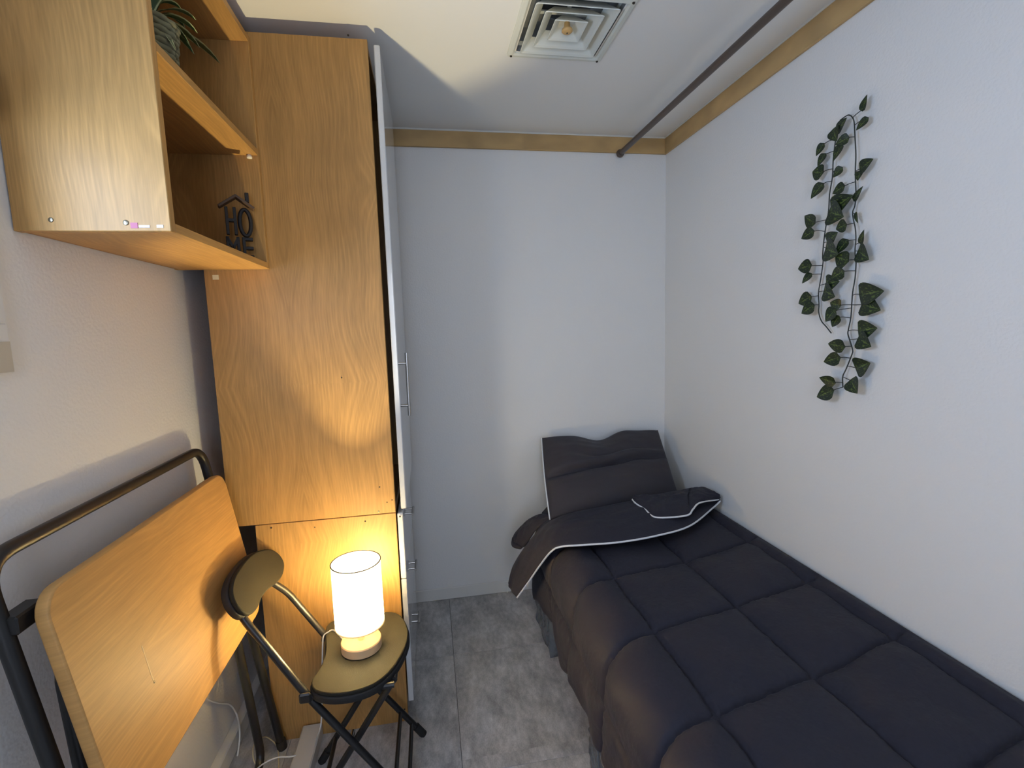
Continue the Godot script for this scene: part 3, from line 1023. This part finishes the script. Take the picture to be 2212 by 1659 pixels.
# ------------------------------------------------------------------ lamp
func build_lamp() -> void:
	var at := Vector3(0.478, 0.4255, 0.947)
	var l := thing("table_lamp", "small lit table lamp with white drum shade and round wooden base", "lamp", at)
	var s := begin()
	lathe(s, Vector3.ZERO, [[0.0001, 0], [0.055, 0], [0.058, 0.003], [0.058, 0.026], [0.056, 0.029], [0.0001, 0.029]], 48)
	obj("base", s, M.pale_wood, l)
	s = begin(); lathe(s, Vector3.ZERO, [[0.010, 0.029], [0.010, 0.06], [0.016, 0.062], [0.016, 0.075], [0.0001, 0.075]], 20); obj("stem", s, M.pale_wood, l)
	var y0 := 0.078
	var y1 := 0.270
	s = begin()
	lathe(s, Vector3.ZERO, [[0.0695, y0], [0.0695, y1]], 56, true)
	var shade := obj("shade", s, M.shade, l)
	for y: float in [y0, y1]:
		var ring := []
		for k in 49:
			ring.append(Vector3(0.0695 * cos(TAU * k / 48), y, 0.0695 * sin(TAU * k / 48)))
		s = begin(); tube(s, ring, 0.0017, 6, false); obj("rim", s, M.shade_rim if y == y1 else M.shade, shade)
	for k in 3:
		var a := TAU * k / 3
		s = begin(); tube(s, [Vector3(0.014 * cos(a), 0.07, 0.014 * sin(a)), Vector3(0.0695 * cos(a), y0 + 0.002, 0.0695 * sin(a))], 0.001, 5); obj("spoke", s, M.steel, shade)
	s = begin()
	var prof := []
	for k in 13:
		var a := -PI / 2 + PI * k / 12
		prof.append([maxf(0.0001, 0.019 * cos(a)), 0.097 + 0.021 * sin(a)])
	lathe(s, Vector3.ZERO, prof, 24, true)
	obj("bulb", s, M.bulb, l)
	s = begin(); lathe(s, Vector3.ZERO, [[0.012, 0.06], [0.018, 0.07], [0.031, 0.0945], [0.0305, 0.0955], [0.017, 0.074], [0.0001, 0.070]], 24); obj("socket", s, M.pale_wood, l)
	var o := OmniLight3D.new()
	o.light_color = Color8(255, 236, 184)
	o.light_energy = 1.4
	o.light_size = 0.011
	o.omni_range = 8.0
	o.omni_attenuation = 2.0
	o.shadow_enabled = true
	o.position = Vector3(0, 0.097, 0)
	put(o, "lamp_light", l)
	# cord with its switch, from the base over the back of the seat to the floor
	s = begin()
	var pts := [Vector3(0.43, 0.432, 0.925), on(722, 1362, 1, 0.429), on(708, 1366, 1, 0.428), on(699, 1374, 0, 0.350), on(697, 1395, 0, 0.348), on(696, 1450, 0, 0.346), on(695, 1535, 0, 0.343), on(692, 1572, 0, 0.342), on(682, 1598, 1, 0.030)]
	for k in pts.size():
		pts[k] -= at
	tube(s, curve(pts, 6), 0.0022, 8)
	var cord := obj("cord", s, M.cord, l)
	s = begin()
	var sa := on(684, 1596, 1, 0.030) - at
	var sb := on(655, 1625, 1, 0.030) - at
	var dd := (sb - sa).normalized()
	cbox(s, (sa + sb) * 0.5, Vector3((sb - sa).length(), 0.014, 0.018), 0.004, Basis(dd, Vector3.UP, dd.cross(Vector3.UP)))
	obj("switch", s, M.cord, cord)
	s = begin()
	var p2 := [sb, on(630, 1634, 1, 0.056) - at, on(600, 1636, 1, 0.057) - at, on(572, 1648, 1, 0.05) - at, on(552, 1666, 1, 0.02) - at, on(540, 1700, 1, 0.004) - at]
	tube(s, curve(p2, 6), 0.0022, 8)
	obj("cord", s, M.cord, l)

# ------------------------------------------------------------------ cables on floor and wall
func build_cables() -> void:
	var s := begin()
	span(s, Vector3(0.238, 0.0, 0.757), Vector3(0.300, 0.050, 1.45), 0.004)
	tag(obj("cable_trunking", s, M.duct_white, self), "white cable trunking lying on the floor behind the chair legs", "trunking")
	s = begin()
	tube(s, curve([on(432, 1490, 0, 0.012), on(445, 1508, 0, 0.012), on(470, 1518, 0, 0.012), on(497, 1522, 0, 0.012), on(512, 1545, 0, 0.014), on(518, 1580, 0, 0.038), on(515, 1620, 0, 0.038), on(506, 1670, 0, 0.038)], 6), 0.003, 8)
	tag(obj("wall_cable", s, M.cord, self), "white cable hanging on the wall below the folded tabletop", "cable")
	s = begin()
	tube(s, curve([on(560, 1668, 1, 0.003), on(548, 1640, 1, 0.03), on(547, 1615, 1, 0.05), on(556, 1600, 1, 0.045), on(575, 1592, 1, 0.02), on(598, 1612, 1, 0.004), on(602, 1650, 1, 0.003), on(600, 1690, 1, 0.003)], 6), 0.002, 8)
	tag(obj("floor_cable", s, M.cord_beige, self), "beige cable looped on the floor by the skirting", "cable")
	s = begin()
	tube(s, curve([on(553, 1370, 0, 0.05), on(556, 1400, 0, 0.04), on(566, 1440, 0, 0.04), on(578, 1462, 0, 0.05)], 6), 0.002, 8)
	tag(obj("wall_cable", s, M.cord_beige, self), "thin beige cable hanging behind the folding table legs", "cable")

# ------------------------------------------------------------------ ceiling vent
func build_ceiling_vent() -> void:
	var v := thing("ceiling_vent", "square white ceiling vent with nested louvres and dark screws", "vent", Vector3(1.187, H, 0.80))
	# flange
	var sq := func(h: float, y: float) -> Array:
		var out := []
		for p in round_rect(2 * h, 2 * h, h * 0.06, 3):
			out.append(Vector3(p.x, y, -p.y))
		out.append(out[0])
		return out
	var s := begin()
	grid(s, [sq.call(0.163, 0.0), sq.call(0.163, -0.004), sq.call(0.159, -0.006), sq.call(0.147, -0.008), sq.call(0.141, -0.004), sq.call(0.132, 0.03)], false, -1)
	obj("flange", s, M.vent, v)
	var half := [0.124, 0.088, 0.050]
	for k in 3:
		var h: float = half[k]
		var yb := -0.012 + 0.002 * k
		s = begin()
		grid(s, [sq.call(h - 0.033, yb + 0.034), sq.call(h - 0.006, yb + 0.004), sq.call(h, yb), sq.call(h + 0.0015, yb + 0.002), sq.call(h - 0.004, yb + 0.008), sq.call(h - 0.031, yb + 0.036)], true, -1)
		obj("louvre", s, M.vent, v)
	s = begin(); cbox(s, Vector3(0, 0.02, 0), Vector3(0.05, 0.004, 0.05), 0.001); obj("centre_plate", s, M.vent, v)
	s = begin(); lathe(s, Vector3(0, -0.012, 0), [[0.0001, 0], [0.012, 0.001], [0.017, 0.005], [0.016, 0.011], [0.010, 0.016], [0.008, 0.034]], 20, true); obj("knob", s, M.knob, v)
	s = begin(); lathe(s, Vector3(0, -0.0125, 0), [[0.0001, 0], [0.003, 0.0003], [0.003, 0.002]], 10, true); obj("knob_screw", s, M.dark_screw, v)
	s = begin(); cbox(s, Vector3(0, 0.044, 0), Vector3(0.19, 0.006, 0.012), 0.001); cbox(s, Vector3(0, 0.047, 0), Vector3(0.012, 0.006, 0.19), 0.001); obj("cross_bar", s, M.vent, v)
	# duct box above with a dark round mouth
	s = begin()
	var d := 0.135
	grid(s, [sq.call(d, 0.0), sq.call(d, 0.075)], true, -1)
	obj("duct_box", s, M.duct, v)
	s = begin()
	var ring_in := []
	var ring_out := []
	for k in 49:
		var a := TAU * k / 48
		var dir := Vector3(cos(a), 0, sin(a))
		ring_in.append(dir * 0.085 + Vector3(0, 0.075, 0))
		ring_out.append(dir * (d / maxf(absf(dir.x), absf(dir.z))) + Vector3(0, 0.075, 0))
	grid(s, [ring_out, ring_in], false, -1)
	obj("duct_plate", s, M.duct, v)
	s = begin(); lathe(s, Vector3.ZERO, [[0.085, 0.075], [0.085, 0.60], [0.0001, 0.60]], 32); obj("duct_pipe", s, M.duct, v)
	for q in [[-1, -1], [1, -1], [-1, 1], [1, 1]]:
		s = begin()
		lathe(s, Vector3(q[0] * 0.150, -0.0105, q[1] * 0.152), [[0.0001, 0], [0.0035, 0.0005], [0.0042, 0.0035]], 10, true)
		obj("screw", s, M.dark_screw, v)

func build_rod() -> void:
	var r := thing("curtain_rod", "brown metal rod running under the ceiling above the bed", "rod", Vector3(1.68, 2.181, 0.0))
	var s := begin(); tube(s, [Vector3(0, 0, 0.018), Vector3(0, 0, ZN)], 0.0125, 14); obj("pole", s, M.rod, r)
	s = begin(); lathe(s, Vector3(0, 0, 0.0125), [[0.019, 0], [0.019, 0.008], [0.015, 0.02], [0.0125, 0.02]], 20, false, Basis(Vector3.RIGHT, PI / 2)); obj("end_socket", s, M.rod, r)

# ------------------------------------------------------------------ ivy on the wall
func build_ivy() -> void:
	var g := thing("ivy_garland", "artificial ivy garland hung in two strands on the pale wall", "garland")
	var ga := func(x: float, y: float) -> Vector2: return Vector2(1680 + x / 4.147, 180 + y / 4.147)
	var gb := func(x: float, y: float) -> Vector2: return Vector2(1680 + x / 4.88, 560 + y / 4.88)
	var right := []
	for q in [[560, 330], [605, 298], [635, 284], [665, 300], [685, 350], [692, 480], [700, 640], [695, 800], [700, 950], [703, 1010], [690, 1100], [672, 1150], [676, 1210], [695, 1300], [700, 1400], [692, 1500], [700, 1600]]:
		right.append(ga.call(q[0], q[1]))
	for q in [[825, 60], [815, 200], [790, 350], [780, 480], [770, 620], [745, 740], [740, 790], [765, 870], [790, 960], [780, 1010], [720, 1160], [685, 1240], [688, 1350]]:
		right.append(gb.call(q[0], q[1]))
	var left := [ga.call(560, 330), ga.call(530, 440), ga.call(515, 530), ga.call(497, 690), ga.call(490, 840), ga.call(465, 990), ga.call(455, 1150), ga.call(430, 1290), ga.call(410, 1440), ga.call(402, 1560)]
	for q in [[478, 30], [455, 200], [430, 350], [435, 480], [432, 560], [460, 650], [510, 710], [565, 780]]:
		left.append(gb.call(q[0], q[1]))
	var strands := []
	for st in [right, left]:
		var pts := []
		for p in st:
			pts.append(on(p.x, p.y, 0, W - 0.010 - rng.randf() * 0.008))
		pts = curve(pts, 4)
		strands.append(pts)
		var s := begin(); tube(s, pts, 0.0017, 6); obj("vine", s, M.ivy_stem, g)
	# leaves: base, tip, width in crop pixels
	var la := [[760, 240, 790, 100, 66], [805, 315, 692, 420, 74], [540, 425, 608, 308, 66], [500, 415, 520, 518, 66], [632, 488, 508, 548, 86], [572, 555, 488, 697, 84], [410, 545, 333, 652, 64], [424, 636, 348, 746, 78], [402, 800, 303, 792, 88], [574, 758, 488, 842, 70], [402, 905, 288, 1032, 96], [742, 768, 846, 676, 88], [742, 788, 706, 872, 80], [594, 922, 482, 988, 86], [490, 1120, 668, 1003, 116], [470, 1150, 580, 1196, 96], [686, 1046, 752, 922, 40], [698, 1162, 708, 1252, 26], [328, 1252, 232, 1188, 86], [318, 1326, 203, 1392, 84], [612, 1268, 512, 1306, 88], [452, 1424, 527, 1334, 82], [622, 1410, 508, 1535, 98], [438, 1478, 532, 1532, 88], [746, 1432, 762, 1312, 46], [728, 1500, 806, 1578, 84], [626, 1592, 506, 1546, 96]]
	var lb := [[348, 65, 203, 102, 96], [352, 158, 248, 252, 82], [690, 128, 552, 202, 116], [520, 256, 640, 234, 92], [496, 330, 592, 396, 94], [348, 400, 208, 467, 100], [378, 488, 240, 572, 108], [658, 488, 543, 458, 96], [602, 536, 492, 658, 122], [642, 606, 562, 714, 112], [878, 372, 1108, 334, 126], [903, 472, 1072, 538, 120], [862, 752, 1038, 726, 122], [858, 832, 972, 922, 112], [697, 922, 518, 890, 92], [648, 1040, 473, 1082, 96], [832, 1150, 963, 1094, 104], [778, 1276, 826, 1414, 112], [597, 1300, 428, 1247, 88], [578, 1386, 400, 1452, 108]]
	var all := []
	for q in la:
		all.append([ga.call(q[0], q[1]), ga.call(q[2], q[3]), q[4] / 4.147])
	for q in lb:
		all.append([gb.call(q[0], q[1]), gb.call(q[2], q[3]), q[4] / 4.88])
	for q in all:
		var off := 0.016 + rng.randf() * 0.014
		var base := on(q[0].x, q[0].y, 0, W - off)
		var tip := on(q[1].x, q[1].y, 0, W - off - 0.004 - rng.randf() * 0.012)
		var len_px: float = (q[1] - q[0]).length()
		var wid: float = q[2] * (tip - base).length() / len_px * 0.72
		var d := (tip - base)
		var side := d.cross(Vector3.LEFT).normalized()
		var nrm := side.cross(d).normalized()
		if nrm.x > 0:
			nrm = -nrm
		var tilt := (rng.randf() - 0.5) * 0.35
		var P := []
		for i in 11:
			var t := i / 10.0
			var w := wid * pow(sin(PI * pow(clampf(t, 0.0, 1.0), 0.52)), 0.85)
			var row := []
			for j in 7:
				var k := (j - 3) / 3.0
				var p := base + d * (t - 0.10 * absf(k) * pow(1.0 - t, 4.0)) + side * w * k
				p += nrm * (0.22 * w * absf(k) + tilt * w * k - 0.004 * t * t)
				row.append(p)
			P.append(row)
		var s := begin()
		s.set_smooth_group(0)
		for i in 10:
			for j in 6:
				quad(s, P[i][j], P[i][j + 1], P[i + 1][j + 1], P[i + 1][j], Vector2(j / 6.0, i / 10.0), Vector2((j + 1) / 6.0, i / 10.0), Vector2((j + 1) / 6.0, (i + 1) / 10.0), Vector2(j / 6.0, (i + 1) / 10.0))
		var leaf := obj("leaf", s, M.ivy, g)
		# stalk to the nearest point of a strand, a little above it
		var best := 1e9
		var joint := base
		for pts in strands:
			for p: Vector3 in pts:
				var dist: float = (p - base).length() + 0.25 * absf(p.y - base.y)
				if dist < best:
					best = dist
					joint = p
		if best > 0.006:
			var mid := (joint + base) * 0.5 + Vector3(-0.004, 0.12 * (rng.randf() - 0.3) * (joint - base).length(), 0)
			s = begin(); tube(s, curve([joint, mid, base + d * 0.06], 4), 0.0011, 5); obj("stalk", s, M.ivy_stem, leaf)

# ------------------------------------------------------------------ things on the wall shelf
func build_plant() -> void:
	var at := Vector3(0.182, 1.8955, 1.19)
	var p := thing("potted_plant", "leafy artificial plant in a woven pot on the upper shelf", "plant", at)
	var s := begin()
	for k in 9:
		var y := 0.007 + 0.0105 * k
		var r := 0.048 + 0.0012 * k
		var ring := []
		for i in 41:
			var a := TAU * i / 40
			ring.append(Vector3((r + 0.0022 * sin(a * 14 + PI * k)) * cos(a), y, (r + 0.0022 * sin(a * 14 + PI * k)) * sin(a)))
		tube(s, ring, 0.0066, 6, false)
	lathe(s, Vector3.ZERO, [[0.0001, 0.001], [0.046, 0.001], [0.056, 0.098], [0.0001, 0.092]], 24)
	obj("pot", s, M.basket, p)
	var tips := [on(476, 138, 0, 0.21), on(424, 44, 0, 0.23), on(427, 72, 0, 0.235), on(432, 104, 0, 0.22), on(420, 118, 0, 0.24), on(392, 20, 0, 0.23), on(410, 96, 0, 0.245), on(400, 60, 0, 0.20), on(380, 110, 0, 0.25)]
	for t: Vector3 in tips:
		strap(p, Vector3(0.0, 0.09, 0.0), t - at, 0.013, 0.05)
	for k in 16:
		var a := TAU * k / 16 + rng.randf() * 0.3
		var r := 0.06 + rng.randf() * 0.05
		var e := Vector3(clampf(r * cos(a), -0.13, 0.085), 0.12 + rng.randf() * 0.14, clampf(r * sin(a), -0.2, 0.06))
		strap(p, Vector3(0.012 * cos(a), 0.09, 0.012 * sin(a)), e, 0.012, 0.05)

func strap(parent: Node, a: Vector3, b: Vector3, w: float, rise: float) -> void:
	var mid := (a + b) * 0.5 + Vector3(0, rise, 0)
	var side := (b - a).cross(Vector3.UP).normalized()
	var P := []
	for i in 11:
		var t := i / 10.0
		var c := a.lerp(mid, t).lerp(mid.lerp(b, t), t)
		var ww := w * pow(sin(PI * (0.12 + 0.88 * t)), 0.7) if t < 0.999 else 0.0004
		P.append([c - side * ww + Vector3(0, 0.25 * ww, 0), c, c + side * ww + Vector3(0, 0.25 * ww, 0)])
	var s := begin()
	s.set_smooth_group(0)
	for i in 10:
		for j in 2:
			quad(s, P[i][j], P[i][j + 1], P[i + 1][j + 1], P[i + 1][j], Vector2(j / 2.0, i / 10.0), Vector2((j + 1) / 2.0, i / 10.0), Vector2((j + 1) / 2.0, (i + 1) / 10.0), Vector2(j / 2.0, (i + 1) / 10.0))
	obj("leaf", s, M.strap, parent)

func build_sign() -> void:
	var g := thing("house_sign", "dark wooden house-shaped word sign on the lower shelf", "sign", Vector3(0.205, 1.5735, 0.83))
	g.rotation.y = 0.35
	var th := 0.016
	# letters H O over M E, x from -0.035 to 0.035
	var s := begin()
	cbox(s, Vector3(-0.026, 0.105, 0), Vector3(0.008, 0.075, th), 0.001)
	cbox(s, Vector3(-0.006, 0.105, 0), Vector3(0.008, 0.075, th), 0.001)
	cbox(s, Vector3(-0.016, 0.107, 0), Vector3(0.014, 0.008, th), 0.0)
	obj("letter_h", s, M.sign, g)
	s = begin()
	var ring := []
	for k in 33:
		ring.append(Vector3(0.019 + 0.014 * cos(TAU * k / 32), 0.103 + 0.036 * sin(TAU * k / 32), 0))
	tube(s, ring, 0.0055, 8, false)
	obj("letter_o", s, M.sign, g)
	s = begin()
	cbox(s, Vector3(-0.029, 0.032, 0), Vector3(0.008, 0.06, th), 0.001)
	cbox(s, Vector3(-0.003, 0.032, 0), Vector3(0.008, 0.06, th), 0.001)
	cbox(s, Vector3(-0.0225, 0.045, 0), Vector3(0.007, 0.032, th), 0.0, Basis(Vector3.BACK, 0.45))
	cbox(s, Vector3(-0.0095, 0.045, 0), Vector3(0.007, 0.032, th), 0.0, Basis(Vector3.BACK, -0.45))
	obj("letter_m", s, M.sign, g)
	s = begin()
	cbox(s, Vector3(0.011, 0.032, 0), Vector3(0.008, 0.06, th), 0.001)
	for y: float in [0.008, 0.032, 0.057]:
		cbox(s, Vector3(0.023, y, 0), Vector3(0.022, 0.009, th), 0.001)
	obj("letter_e", s, M.sign, g)
	s = begin()
	cbox(s, Vector3(-0.021, 0.158, 0), Vector3(0.056, 0.007, 0.03), 0.001, Basis(Vector3.BACK, 0.62))
	cbox(s, Vector3(0.021, 0.158, 0), Vector3(0.056, 0.007, 0.03), 0.001, Basis(Vector3.BACK, -0.62))
	obj("roof", s, M.sign_wood, g)
	s = begin(); cbox(s, Vector3(0.028, 0.172, 0), Vector3(0.010, 0.026, th), 0.001); obj("chimney", s, M.sign, g)
	s = begin(); cbox(s, Vector3(0, 0.0015, 0), Vector3(0.075, 0.003, 0.022), 0.0005); obj("plinth", s, M.sign, g)
